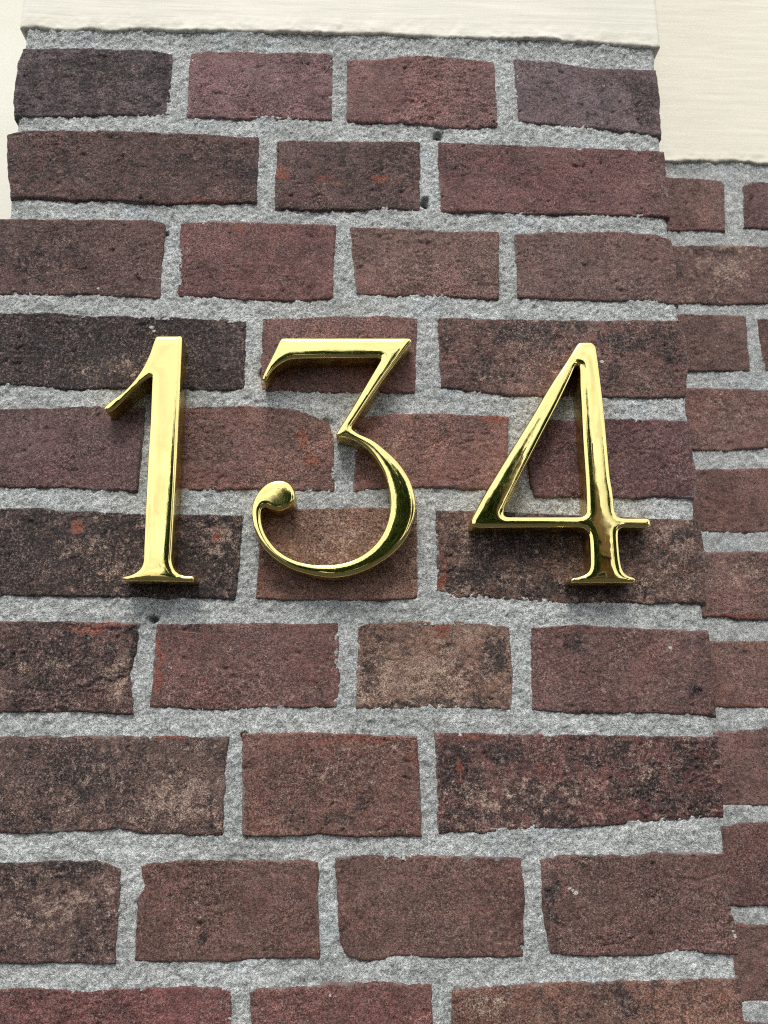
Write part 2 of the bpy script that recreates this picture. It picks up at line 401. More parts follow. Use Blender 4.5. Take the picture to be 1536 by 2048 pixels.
SEED = [10]
CORES = []
def du_dv(du, dv): return np.minimum(du, dv) > 0.0032
def brick(top, bottom, Y, parent, which, rgb, left=None, right=None, px=True, res=0.00075, depth=0.095, grow=(1, 1, 1, 1), label=None, back=None, sp=(0, 0)):
    """grow = how far (mm) each of left, right, bottom, top runs in under the mortar"""
    SEED[0] += 1; s = SEED[0]; rs = np.random.RandomState(s)
    cv = (lambda P: [at(x, y, Y) for x, y in P]) if px else (lambda P: [np.array(p, float) for p in P])
    top, bottom = cv(top), cv(bottom); left = cv(left) if left else []; right = cv(right) if right else []
    gl, gr, gb, gt = [g*0.001 for g in grow]
    top = [p + [0, gt] for p in top]; bottom = [p - [0, gb] for p in bottom]
    top[0] = top[0] - [gl, 0]; bottom[0] = bottom[0] - [gl, 0]; top[-1] = top[-1] + [gr, 0]; bottom[-1] = bottom[-1] + [gr, 0]
    left = [p - [gl, 0] for p in left]; right = [p + [gr, 0] for p in right]
    # left / right polylines run bottom -> top
    X, Z, du, dv = patch(top, bottom, left[::-1], right[::-1], res)
    near = np.exp(-np.minimum(du, dv)/0.005)
    X = X + near*(fbm(X, Z, 0.012, 3, s)*0.0009 + fbm(X, Z, 0.003, 2, s+3, 0.7)*0.00045)
    Z = Z + near*(fbm(X, Z, 0.012, 3, s+50)*0.0009 + fbm(X, Z, 0.003, 2, s+53, 0.7)*0.00045)
    r = 0.0013*(1 + 0.6*fbm(X, Z, 0.014, 2, s+70))
    # distance to the lower edge counts less: undersides are more rounded and eroded
    low = dv.copy(); half = len(low)//2; low[:half] *= 0.62
    a = np.maximum(r - du, 0); b = np.maximum(r - low, 0)
    d = np.clip(1 - np.hypot(a, b)/r, 0, 1)
    drop = r*(1 - np.sqrt(np.clip(1 - (1-d)**2, 0, 1)))*2.2
    h = rs.uniform(-0.0004, 0.0007) - drop
    h = h + (X - X.mean())*rs.uniform(-0.006, 0.006) + (Z - Z.mean())*rs.uniform(-0.012, 0.012)
    rough = (0.6 + 0.7*rs.rand())*np.clip(0.75 + 1.1*fbm(X, Z, 0.03, 3, s+160), 0.25, 1.4)
    h = h + fbm(X, Z, 0.028, 2, s+90)*0.0006 + fbm(X, Z*1.4, 0.007, 3, s+95, 0.6)*0.00042*rough + fbm(X, Z*1.5, 0.0024, 2, s+99, 0.85)*0.00062*rough
    fold = np.abs(fbm(X + Z*rs.uniform(-.4, .4), Z*rs.uniform(1.3, 2.4), 0.034, 3, s+140, 0.55))
    h = h - np.clip(0.05 - fold, 0, 1)/0.05*0.0007*np.clip(fbm(X, Z, 0.04, 2, s+150)*2.4 - 0.1, 0, 1)
    pits = fbm(X, Z*1.3, 0.0055, 3, s+120, 0.6)
    h = h - np.clip(pits - 0.46, 0, 1)*0.0045
    CORES.append((which, X[du_dv(du, dv)], Z[du_dv(du, dv)]))
    Yf = Y - h
    o, V = solid('brick', X, Yf, Z, Y + depth if back is None else back, M_BRICK, parent)
    add_stain(o.data, V[:, 0], V[:, 2], which, None, sp)
    eg = np.zeros(len(V), np.float32); eg[:X.size] = np.exp(-np.minimum(du, dv)/0.0028).ravel()
    o.data.attributes.new('edge', 'FLOAT', 'POINT').data.foreach_set('value', eg)
    k = rs.uniform(0.95, 1.06); o.color = (*[c*k for c in lin(*rgb)], 1)
    if label: o['label'] = label
    return o

def slab(name, top, bottom, Y, parent, mat, back, left=None, right=None, res=0.0012, rag=0.0012, dirt=True):
    SEED[0] += 1; s = SEED[0]
    X, Z, du, dv = patch(top, bottom, left, right, res)
    Hh = Z.max() - Z.min()
    db = Z - np.min(Z, axis=0, keepdims=True)               # height above the lower edge
    near = np.exp(-db/0.004)
    Z = Z + near*(fbm(X, Z*0.2, 0.012, 2, s)*rag*0.15 + fbm(X, Z*0.5, 0.0045, 4, s+3, 0.85)*rag*1.25)
    e = np.minimum(du, np.minimum(db, dv + 1))
    r = 0.0007; t = np.clip(1 - e/r, 0, 1)
    h = -r*(1 - np.sqrt(np.clip(1 - t*t, 0, 1)))
    lip = np.exp(-db/0.006)
    h = h + lip*fbm(X, Z, 0.006, 4, s+9, 0.6)*0.0013 + fbm(X, Z, 0.06, 2, s+12)*0.0006 + fbm(X*0.12, Z, 0.004, 2, s+15)*0.00012
    o, V = solid(name, X, Y - h, Z, back, mat, parent)
    ex = np.zeros(len(V)); 
    if dirt:
        n0 = X.size; ex[:n0] = (np.exp(-db/0.0010)*(0.28 + 0.5*fbm(X, Z*0, 0.03, 3, s+31))).ravel()
    add_stain(o.data, V[:, 0], V[:, 2], None, ex)
    return o

# ------------------------------------------------------------------ the pier
pier = empty('brick_pier', (0.0, 0.06, 0.0))
tag(pier, 'projecting brick pier with grey mortar joints carrying the brass numbers', 'pier')
P = dict(Y=PIER_Y, parent=pier, which='p')
e0 = (0.2, 1, 1, 1); e1 = (1, 0.2, 1, 1)     # free left / right ends stay where the pier's corner is
# course 1 (under the painted block)
brick([(44,98),(100,97),(200,97),(300,100),(342,108)], [(27,232),(120,231),(240,229),(338,230)], rgb=(102,90,94), left=[(33,125),(27,180)], grow=e0, sp=(0.62, 0.2), **P)
brick([(381,108),(410,101),(470,101),(540,106),(655,106),(663,111)], [(373,233),(430,234),(500,238),(580,236),(662,240)], rgb=(126,97,99), **P)
brick([(695,121),(768,119),(800,116),(860,113),(987,124)], [(695,244),(768,246),(850,249),(910,255),(950,256),(996,252)], rgb=(132,99,97), **P)
brick([(1028,120),(1110,125),(1180,137),(1312,142)], [(1038,240),(1100,247),(1180,255),(1326,270)], rgb=(112,97,101), right=[(1320,195)], grow=e1, sp=(0.3, 0.3), **P)
# course 2
brick([(12,272),(45,262),(70,260),(200,262),(300,265),(430,270),(517,275)], [(20,395),(100,398),(180,399),(260,402),(330,409),(400,405),(510,405)], rgb=(98,75,72), left=[(13,310),(16,350)], grow=e0, sp=(0.35, 0.1), **P)
brick([(556,282),(640,281),(735,284),(839,283)], [(550,415),(610,418),(740,417),(838,418)], rgb=(98,76,73), sp=(0.4, 0.2), **P)
brick([(878,284),(1000,289),(1160,296),(1331,302)], [(882,423),(960,422),(1070,427),(1180,428),(1341,432)], rgb=(112,80,79), right=[(1336,370)], grow=e1, **P)
# course 3
brick([(-16,440),(100,439),(200,440),(300,441),(328,450)], [(-24,586),(60,588),(170,588),(240,592),(318,595)], rgb=(99,77,74), grow=e0, **P)
brick([(360,446),(420,443),(500,444),(600,448),(669,450)], [(357,588),(372,592),(430,592),(480,597),(540,600),(665,597)], rgb=(114,80,78), **P)
brick([(703,455),(800,458),(870,462),(997,465)], [(714,582),(740,589),(850,592),(995,597)], rgb=(120,94,88), sp=(0.1, 0.5), **P)
brick([(1030,468),(1100,465),(1200,463),(1310,467),(1343,480)], [(1038,592),(1110,598),(1200,598),(1300,601),(1358,608)], rgb=(116,92,88), right=[(1355,520)], grow=e1, sp=(0.2, 0.35), **P)
# course 4
brick([(-36,626),(50,627),(130,625),(190,632),(280,633),(400,637),(490,642)], [(-48,765),(50,768),(120,777),(240,776),(300,775),(487,779)], rgb=(84,72,70), grow=e0, sp=(0.85, 0.3), **P)
brick([(528,638),(600,637),(680,633),(770,632),(833,638)], [(522,780),(640,784),(760,783),(829,781)], rgb=(122,90,86), **P)
brick([(878,637),(1000,640),(1100,641),(1200,643),(1361,642)], [(884,773),(940,782),(1020,790),(1100,792),(1200,793),(1370,794)], rgb=(112,85,80), right=[(1373,680),(1376,745)], grow=e1, sp=(0.42, 0.5), **P)
# course 5
brick([(-56,822),(100,817),(200,813),(287,818)], [(-66,972),(50,975),(150,975),(200,980),(273,983)], rgb=(102,79,79), grow=e0, **P)
brick([(322,816),(470,813),(580,818),(625,831),(655,850)], [(318,981),(460,978),(560,978),(668,982)], rgb=(128,97,90), right=[(667,880)], **P)
brick([(716,838),(780,829),(900,828),(1015,834)], [(706,986),(745,976),(850,972),(1010,978)], rgb=(130,95,88), sp=(0.1, 0.45), **P)
brick([(1060,842),(1140,842),(1210,838),(1300,840),(1376,842)], [(1072,993),(1100,996),(1150,993),(1250,995),(1310,993),(1391,996)], rgb=(106,77,78), left=[(1058,900),(1062,965)], right=[(1385,900),(1393,950)], grow=e1, **P)
# course 6
brick([(-76,1018),(50,1018),(130,1022),(300,1030),(485,1030)], [(-92,1190),(50,1190),(100,1190),(240,1192),(470,1196)], rgb=(90,74,70), right=[(478,1110)], grow=e0, sp=(0.72, 0.55), **P)
brick([(522,1020),(620,1018),(768,1018),(833,1018)], [(515,1195),(600,1198),(700,1198),(833,1196)], rgb=(130,99,85), sp=(0.1, 0.55), **P)
brick([(874,1022),(950,1022),(1100,1030),(1300,1038),(1398,1040)], [(874,1190),(950,1195),(1020,1195),(1100,1203),(1200,1203),(1416,1208)], rgb=(110,85,76), right=[(1408,1090),(1412,1150)], grow=e1, sp=(0.48, 0.62), **P)
# course 7
brick([(-98,1245),(50,1244),(120,1243),(180,1247),(275,1246)], [(-114,1424),(50,1423),(100,1425),(160,1420),(262,1427)], rgb=(104,80,76), right=[(271,1300),(259,1345)], grow=e0, sp=(0.45, 0.5), **P)
brick([(315,1251),(400,1247),(540,1248),(673,1248)], [(302,1413),(400,1418),(480,1418),(560,1413),(671,1416)], rgb=(120,89,85), left=[(310,1320)], right=[(678,1350)], sp=(0.2, 0.35), **P)
brick([(717,1256),(740,1248),(880,1243),(950,1245),(1018,1257)], [(713,1417),(800,1416),(880,1414),(1021,1417)], rgb=(136,108,94), right=[(1024,1340)], sp=(0.3, 0.75), **P)
brick([(1063,1256),(1150,1252),(1210,1253),(1300,1260),(1420,1263)], [(1067,1420),(1150,1427),(1300,1426),(1434,1430)], rgb=(114,85,81), right=[(1430,1350)], grow=e1, sp=(0.15, 0.3), **P)
# course 8
brick([(-122,1478),(50,1475),(150,1476),(330,1474),(456,1477)], [(-140,1668),(50,1665),(180,1662),(230,1656),(300,1667),(445,1672)], rgb=(108,86,80), right=[(448,1540),(445,1600)], grow=e0, sp=(0.45, 0.62), **P)
brick([(487,1469),(600,1468),(700,1468),(833,1474)], [(487,1672),(560,1672),(640,1667),(700,1672),(841,1670)], rgb=(124,91,82), right=[(836,1570)], sp=(0.28, 0.5), **P)
brick([(872,1468),(950,1468),(1100,1470),(1300,1474),(1437,1475)], [(878,1668),(960,1665),(1080,1656),(1160,1655),(1240,1649),(1300,1641),(1450,1633)], rgb=(114,78,75), right=[(1447,1550)], grow=e1, sp=(0.55, 0.55), **P)
# course 9
brick([(-146,1728),(50,1726),(190,1724),(240,1742)], [(-166,1927),(60,1927),(140,1925),(228,1926)], rgb=(104,82,77), right=[(237,1800)], grow=e0, sp=(0.42, 0.58), **P)
brick([(281,1736),(310,1727),(400,1723),(530,1722),(635,1724)], [(270,1921),(350,1924),(450,1924),(560,1917),(638,1917)], rgb=(112,84,77), left=[(292,1772),(277,1800)], right=[(633,1800)], **P)
brick([(670,1720),(720,1713),(850,1715),(950,1715),(1043,1719)], [(700,1913),(740,1924),(800,1913),(900,1918),(1045,1914)], rgb=(112,84,77), left=[(676,1800),(682,1880)], right=[(1048,1800)], **P)
brick([(1083,1722),(1130,1713),(1250,1713),(1300,1708),(1452,1708)], [(1105,1906),(1200,1913),(1300,1910),(1380,1904),(1478,1908)], rgb=(112,85,79), left=[(1086,1800),(1095,1870)], right=[(1460,1800),(1472,1845)], grow=e1, **P)
# course 10 (cut by the lower edge of the picture)
brick([(-172,1985),(60,1980),(150,1985),(300,1978),(440,1978),(461,1988)], [(-196,2195),(100,2192),(300,2190),(458,2190)], rgb=(124,83,81), grow=e0, sp=(0.15, 0.3), **P)
brick([(500,1986),(530,1978),(600,1980),(660,1971),(768,1968),(862,1972)], [(512,2190),(650,2188),(870,2186)], rgb=(124,84,79), left=[(508,2048)], sp=(0.2, 0.35), **P)
brick([(907,1986),(960,1980),(1050,1972),(1200,1966),(1350,1963),(1481,1958)], [(910,2188),(1200,2190),(1504,2195)], rgb=(134,99,86), grow=e1, sp=(0.3, 0.5), **P)

PIER_L = [at(-16, 440)[0], at(-196, 2195)[0]]; PIER_R = [at(1322, 200)[0], at(1478, 1908)[0]]
xl, xr = -0.196, 0.1775
z = at(700, 2190)[1] - 0.0115
for k in range(3):                      # courses just below the picture
    zt, zb = z, z - 0.0505
    xs = [xl, xl+.099, xl+.196, xl+.29, xr] if k % 2 == 0 else [xl, xl+.152, xl+.25, xr]
    for i in range(len(xs)-1):
        a = xs[i] + (0.005 if i else 0); b = xs[i+1] - (0.006 if i < len(xs)-2 else 0)
        q = random.uniform(-8, 8)
        brick([(a, zt), (b, zt)], [(a, zb), (b, zb)], rgb=(112+q, 84+q, 78+q), px=False, res=0.002, **P)
    z -= 0.0613
Z_LOW = z + 0.008

# ------------------------------------------------------------------ mortar of the pier: one rough bed with voids
def mortar(name, parent, X0, X1, Z0, Z1, Y, back, res, holes, mat, seed, recess=0.0012, free=(True, True), topline=None):
    nu, nv = int((X1(0.5) - X0(0.5))/res), int((Z1 - Z0)/res)
    v = np.linspace(0, 1, nv)[:, None]; u = np.linspace(0, 1, nu)[None, :]
    Zg = Z0 + (Z1 - Z0)*v + 0*u
    zl = Zg[:, 0]
    lx = X0(v[:, 0]) + (fbm(zl, zl*0, 0.02, 3, seed)*0.0014 if free[0] else 0)
    rx = X1(v[:, 0]) + (fbm(zl, zl*0+5, 0.02, 3, seed+4)*0.0014 if free[1] else 0)
    Xg = lx[:, None]*(1-u) + rx[:, None]*u
    h = -recess + fbm(Xg, Zg, 0.035, 2, seed+8)*0.0009 + fbm(Xg, Zg, 0.010, 3, seed+11)*0.0008 + fbm(Xg, Zg, 0.0026, 3, seed+15, 0.85)*0.0013
    h = np.minimum(h, 0.0009)
    if topline is not None:
        tl = np.interp(Xg, [p[0] for p in topline], [p[1] for p in topline])
        h = h + np.clip(1 - (tl - Zg)/0.009, 0, 1)*0.0014
    for x, y, rx_, ry_, dp in holes:
        c = at(x, y, Y); sx = rx_*0.00028; sz = ry_*0.00028
        q = ((Xg - c[0])/sx)**2 + ((Zg - c[1])/sz)**2
        q = q*(1 + 0.9*fbm(Xg, Zg, 0.003, 3, seed+20, 0.7))
        h = h - dp*0.001*np.exp(-np.clip(q, 0, 9)**1.5)
    core = np.zeros(h.shape, bool)          # the bed lies deeper behind each brick
    for w_, cx, cz in CORES:
        if (w_ == 'p') != (Y == PIER_Y): continue
        iv = ((cz - Z0)/(Z1 - Z0)*(nv-1)).astype(int); uu = (cx - np.interp(cz, zl, lx))/(np.interp(cz, zl, rx) - np.interp(cz, zl, lx)); iu = (uu*(nu-1)).astype(int)
        ok = (iv >= 0) & (iv < nv-1) & (iu >= 0) & (iu < nu-1)
        for di in (0, 1):
            for dj in (0, 1): core[iv[ok]+di, iu[ok]+dj] = True
    h = np.where(core, -0.008, h)
    ed = 1.0
    if free[0]: ed = np.minimum(ed, Xg - lx[:, None])
    if free[1]: ed = np.minimum(ed, rx[:, None] - Xg)
    h = h - np.clip(1 - ed/0.003, 0, 1)**2*0.002
    o, V = solid(name, Xg, Y - h, Zg, back, mat, parent)
    return o

bt = [(41,58),(70,55),(110,60),(150,62),(185,57),(225,62),(265,57),(300,57),(345,62),(420,62),(520,64),(600,65),(660,68),(720,68),(768,68),(830,72),(870,75),(930,77),(990,78),(1060,77),(1095,79),(1150,84),(1220,88),(1270,92),(1320,96)]
btw = [at(x, y, -0.0012) for x, y in bt]
zt = at(700, 58)[1]; zb = Z_LOW
lp = lambda v: np.interp(v, [0, 1], [-0.196+0.003, at(42, 90)[0]+0.004])
_rz = np.array([at(1330, 300), at(1357, 560), at(1376, 740), at(1410, 1120), at(1436, 1440), at(1452, 1660), at(1480, 1930)])
rp_z = (_rz[:, 1] - zb)/(zt - zb)
rp = lambda v: np.interp(v, rp_z[::-1], _rz[::-1, 0]) - np.interp(v, [0, 0.955, 0.985], [0.0022, 0.0022, 0.0004])
_lz = np.array([at(40, 96), at(12, 410), at(-24, 600), at(-56, 800), at(-92, 1200), at(-140, 1690), at(-190, 2100)])
lp_z = (_lz[:, 1] - zb)/(zt - zb)
lp = lambda v: np.interp(v, lp_z[::-1], _lz[::-1, 0]) + 0.0018
HOLES = [(876,268,9,8,9),(850,402,8,11,9),(322,465,14,6,6),(305,1238,10,7,8),(487,1472,6,5,5),(262,1290,5,30,3),(655,845,14,10,3),(1015,885,4,16,3),
         (524,745,8,10,5),(1060,238,10,5,3)]
mo = mortar('mortar', pier, lp, rp, zb, zt, PIER_Y, WALL_Y, 0.0008, HOLES, M_MORTAR, 3, topline=btw)

# painted block over the pier
tz = at(700, 0)[1] + 0.32
pb = slab('painted_block', [(btw[0][0]+0.001, tz), (btw[-1][0]+0.0005, tz)], btw, -0.0019, pier, M_PAINT, WALL_Y, res=0.0011)
pb['label'] = 'cream brush-painted block with flaking lower edge above the pier bricks'

# ------------------------------------------------------------------ the recessed wall on the right
wall = empty('brick_wall', (0.3, WALL_Y, 0.0))
tag(wall, 'set-back brick wall with grey joints right of the pier', 'wall')
Wd = dict(Y=WALL_Y, parent=wall, which='w', res=0.0012)
XE = 1990
brick([(1250,352),(1400,357),(1440,361),(1449,370)], [(1250,458),(1400,461),(1451,462)], rgb=(124,96,90), **Wd)
brick([(1488,372),(1504,366),(1600,362),(1770,366)], [(1490,455),(1560,462),(1770,466)], rgb=(108,80,80), **Wd)
brick([(1810,366),(XE+40,366)], [(1812,466),(XE+44,468)], rgb=(118,90,82), **Wd)
brick([(1180,494),(1360,491),(1480,491),(1600,493)], [(1180,606),(1380,605),(1460,610),(1490,606),(1602,608)], rgb=(110,84,80), sp=(0.3, 0.7), **Wd)
brick([(1640,493),(XE+60,498)], [(1642,610),(XE+62,614)], rgb=(116,86,80), **Wd)
brick([(1210,628),(1400,628),(1492,632)], [(1210,742),(1400,743),(1499,741)], rgb=(116,90,84), **Wd)
brick([(1517,638),(1650,640),(1810,642)], [(1528,740),(1650,742),(1815,744)], rgb=(104,78,74), **Wd)
brick([(1850,642),(XE+80,645)], [(1855,744),(XE+84,748)], rgb=(120,92,84), **Wd)
brick([(1180,776),(1400,775),(1536,780),(1640,780)], [(1180,896),(1460,900),(1536,894),(1644,896)], rgb=(122,93,86), sp=(0.2, 0.45), **Wd)
brick([(1680,780),(XE+100,786)], [(1684,896),(XE+104,902)], rgb=(112,86,80), **Wd)
brick([(1230,942),(1440,938),(1560,936)], [(1230,1062),(1400,1063),(1470,1066),(1562,1062)], rgb=(122,92,86), **Wd)
brick([(1600,936),(XE-60,940)], [(1604,1062),(XE-54,1066)], rgb=(110,84,80), **Wd)
brick([(1200,1104),(1420,1105),(1680,1104)], [(1200,1234),(1420,1233),(1450,1232),(1475,1240),(1684,1240)], rgb=(126,98,92), sp=(0.2, 0.5), **Wd)
brick([(1724,1104),(XE+120,1108)], [(1728,1240),(XE+124,1244)], rgb=(114,88,82), **Wd)
brick([(1250,1284),(1450,1283),(1570,1282)], [(1250,1415),(1450,1414),(1574,1416)], rgb=(126,96,89), **Wd)
brick([(1612,1282),(XE,1284)], [(1616,1416),(XE+6,1420)], rgb=(112,84,80), **Wd)
brick([(1210,1466),(1436,1464),(1536,1457),(1720,1456)], [(1210,1614),(1460,1612),(1536,1612),(1724,1612)], rgb=(126,97,92), **Wd)
brick([(1764,1456),(XE+140,1460)], [(1768,1612),(XE+144,1616)], rgb=(112,84,80), **Wd)
brick([(1240,1656),(1455,1654),(1500,1646),(1620,1640)], [(1240,1812),(1500,1812),(1624,1812)], rgb=(110,82,78), **Wd)
brick([(1662,1640),(XE+30,1644)], [(1668,1812),(XE+36,1816)], rgb=(116,88,80), **Wd)
brick([(1210,1850),(1485,1850),(1760,1854)], [(1210,2006),(1490,2006),(1764,2008)], rgb=(122,94,88), **Wd)
brick([(1240,2046),(1500,2046),(1640,2048)], [(1240,2220),(1640,2222)], rgb=(114,86,80), **Wd)
brick([(1684,2048),(XE+50,2050)], [(1688,2222),(XE+56,2226)], rgb=(118,88,82), **Wd)
brick([(1804,1854),(XE+160,1858)], [(1808,2008),(XE+164,2012)], rgb=(112,84,80), **Wd)
wb = [(1180,322),(1330,323),(1350,325),(1380,322),(1400,321),(1430,325),(1460,322),(1490,324),(1536,328),(1650,326),(XE,330)]
wbw = [at(x, y, WALL_Y - 0.0012) for x, y in wb]
WX0, WX1 = at(1180, 1200, WALL_Y)[0] - 0.002, at(XE, 1200, WALL_Y)[0]
wzt, wzb = at(1450, 322, WALL_Y)[1], at(1450, 2240, WALL_Y)[1]
mortar('mortar', wall, lambda v: WX0 + 0*v, lambda v: WX1 + 0*v, wzb, wzt, WALL_Y, WALL_Y + 0.1, 0.0013,
       [(1525,1150,30,5,2)], M_MORTAR, 41, free=(False, False), recess=0.0012, topline=wbw)
wp = slab('painted_band', [(wbw[0][0], tz), (wbw[-1][0], tz)], wbw, WALL_Y - 0.0019, wall, M_PAINT2, WALL_Y + 0.1, res=0.0013)
wp['label'] = 'cream brush-painted band above the set-back bricks'

# ------------------------------------------------------------------ cream wall glimpsed left of the pier
LX1 = at(60, 200, 0.11)[0] + 0.03
lw = slab('cream_wall', [(LX1 - 0.9, tz + 0.7), (LX1, tz + 0.7)], [(LX1 - 0.9, zb), (LX1, zb)], 0.105, pier, M_SMOOTH, 0.2, res=0.006, dirt=False)
lw.parent = None
tag(lw, 'smooth pale cream painted wall left behind the pier', 'wall')

# ------------------------------------------------------------------ brass numerals
DEPTH = 0.0135          # straight side, then the rounded face
ONE = [[(312,673),(366,673),(355,920),(345,1100),(344.5,1123),(352,1142),(367,1150.5),(388,1151),(390,1157),(388,1164),(246,1162),(243,1157),(246,1153),
        (262,1150),(280,1139),(287,1123),(288,1100),(296,920),(300,859),(304,765),(305,752),(288,764),(267,781),(243,805),(230,818),(223,824),(210,824),(207,817),
        (225,801),(247,785),(268,763),(286,737),(299,710),(306,690)]]
THREE = [[(562,677),(820,677),(825,682),(795,722),(762,767),(727,819),(702,857),(716,867.5),(745,881),(771,901),(797,926),(818,957),(828.5,987),(831,1012),(827.5,1038),
          (814,1073),(788,1105),(753,1130),(715,1147),(678,1155),(650,1154.5),(617,1148.5),(580,1136.5),(547,1115),(524,1090),(509.5,1060),(503.5,1028),(506,1007),(515,987),
          (532,969),(549,962),(565,961),(580,968),(589,982),(590.5,997),(584,1010),(571,1019.5),(557,1023),(542,1020),(529,1014),(523,1018),(522.5,1038),
          (527,1059),(538,1080),(558,1102.5),(586,1119),(618,1127.5),(650,1129.5),(683,1126.5),(714,1116),(741,1098),(763,1072),(776,1041),(781,1010),(778.5,979),
          (769,949),(754,922),(738,902),(719,887),(700,877.5),(677,873),(671,872),(673,867),(708,811),(741,755),(763,718),(760,716.5),(689,716),(589,717.5),
          (567,724.5),(549,738),(540,750),(534,760),(527,764),(523,759),(532,739),(546,711)]]
FOUR = [[(1154,688),(1161,685.5),(1183,685.5),(1191,693),(1196,728),(1206.5,816),(1219.5,954),(1224.7,985),(1228.5,1022),(1233,1033),(1246,1036.5),(1295,1036.5),(1300,1041),
         (1300,1052),(1295,1056),(1246,1055.5),(1238,1058),(1235.5,1065),(1236.5,1087),(1240,1123),(1245.5,1143),(1256,1152),(1268,1155),(1272,1160),(1268,1166),
         (1142,1166),(1139,1161),(1142,1156),(1162,1152),(1176,1143),(1180,1130),(1179,1089),(1176.5,1067),(1170,1058),(1159,1055.5),(1050,1055.5),(956,1056),
         (943.5,1053),(942,1044),(944,1036),(969,989.5),(1001,936),(1035.5,880),(1066,830.5),(1087.5,793),(1109,758),(1130,727)],
        [(1157,729),(1159,742),(1159.5,774),(1161.5,806),(1165,880),(1171,972),(1172.5,1022),(1169,1031),(1159,1034),(1013,1034),(1007,1031),(1007.5,1023),(1041,954),
         (1078,881),(1114,811),(1139,759),(1149,736)]]

def smooth_loop(pts, step=0.0005):
    """closed loop through the points: Catmull-Rom on gentle bends, tight radius at corners"""
    Pn = np.array(pts); n = len(Pn); out = []
    prv, nxt = np.roll(Pn, 1, 0), np.roll(Pn, -1, 0)
    a = Pn - prv; b = nxt - Pn
    ang = np.abs(np.arctan2(a[:, 0]*b[:, 1] - a[:, 1]*b[:, 0], (a*b).sum(1)))
    la, lb = np.hypot(*a.T), np.hypot(*b.T)
    T = a*la[:, None] + b*lb[:, None]
    T /= np.maximum(np.hypot(*T.T), 1e-9)[:, None]
    corner = ang > R(38)
    for i in range(n):
        j = (i+1) % n; p0, p1 = Pn[i], Pn[j]; l = np.hypot(*(p1-p0)); ch = (p1-p0)/l
        t0 = ch if corner[i] else T[i]; t1 = ch if corner[j] else T[j]
        k = max(2, int(l/step)); t = (np.arange(k)/k)[:, None]
        h00 = 2*t**3-3*t**2+1; h10 = t**3-2*t**2+t; h01 = -2*t**3+3*t**2; h11 = t**3-t**2
        out.append(h00*p0 + h10*l*t0 + h01*p1 + h11*l*t1)
    C = np.concatenate(out)
    for rep in range(2):
        d = np.r_[0, np.cumsum(np.hypot(*np.diff(np.r_[C, C[:1]], axis=0).T))]
        m = int(d[-1]/step); t = np.arange(m)/m*d[-1]; CC = np.r_[C, C[:1]]
        C = np.c_[np.interp(t, d, CC[:, 0]), np.interp(t, d, CC[:, 1])]
        for _ in range(9 if rep == 0 else 0):
            C = 0.5*C + 0.25*(np.roll(C, 1, 0) + np.roll(C, -1, 0))
    return C

def sdist(Q, loops):
    """signed distance (positive inside) of points Q to a set of closed loops"""
    D = np.full(len(Q), 1e9); W = np.zeros(len(Q), bool)
    for C in loops:
        A = C; B = np.roll(C, -1, 0); AB = B - A; l2 = (AB**2).sum(1)
        for s in range(0, len(Q), 1500):
            q = Q[s:s+1500, None, :]; t = np.clip(((q - A)*AB).sum(2)/l2, 0, 1)
            dd = np.sqrt((((A + t[..., None]*AB) - q)**2).sum(2)).min(1); D[s:s+1500] = np.minimum(D[s:s+1500], dd)
            y = q[..., 1]; cond = (A[:, 1] > y) != (B[:, 1] > y)
            xi = A[:, 0] + (y - A[:, 1])/np.where(np.abs(AB[:, 1]) < 1e-12, 1e-12, AB[:, 1])*AB[:, 0]
            W[s:s+1500] ^= ((cond & (q[..., 0] < xi)).sum(1) % 2).astype(bool)
    return np.where(W, D, -D)

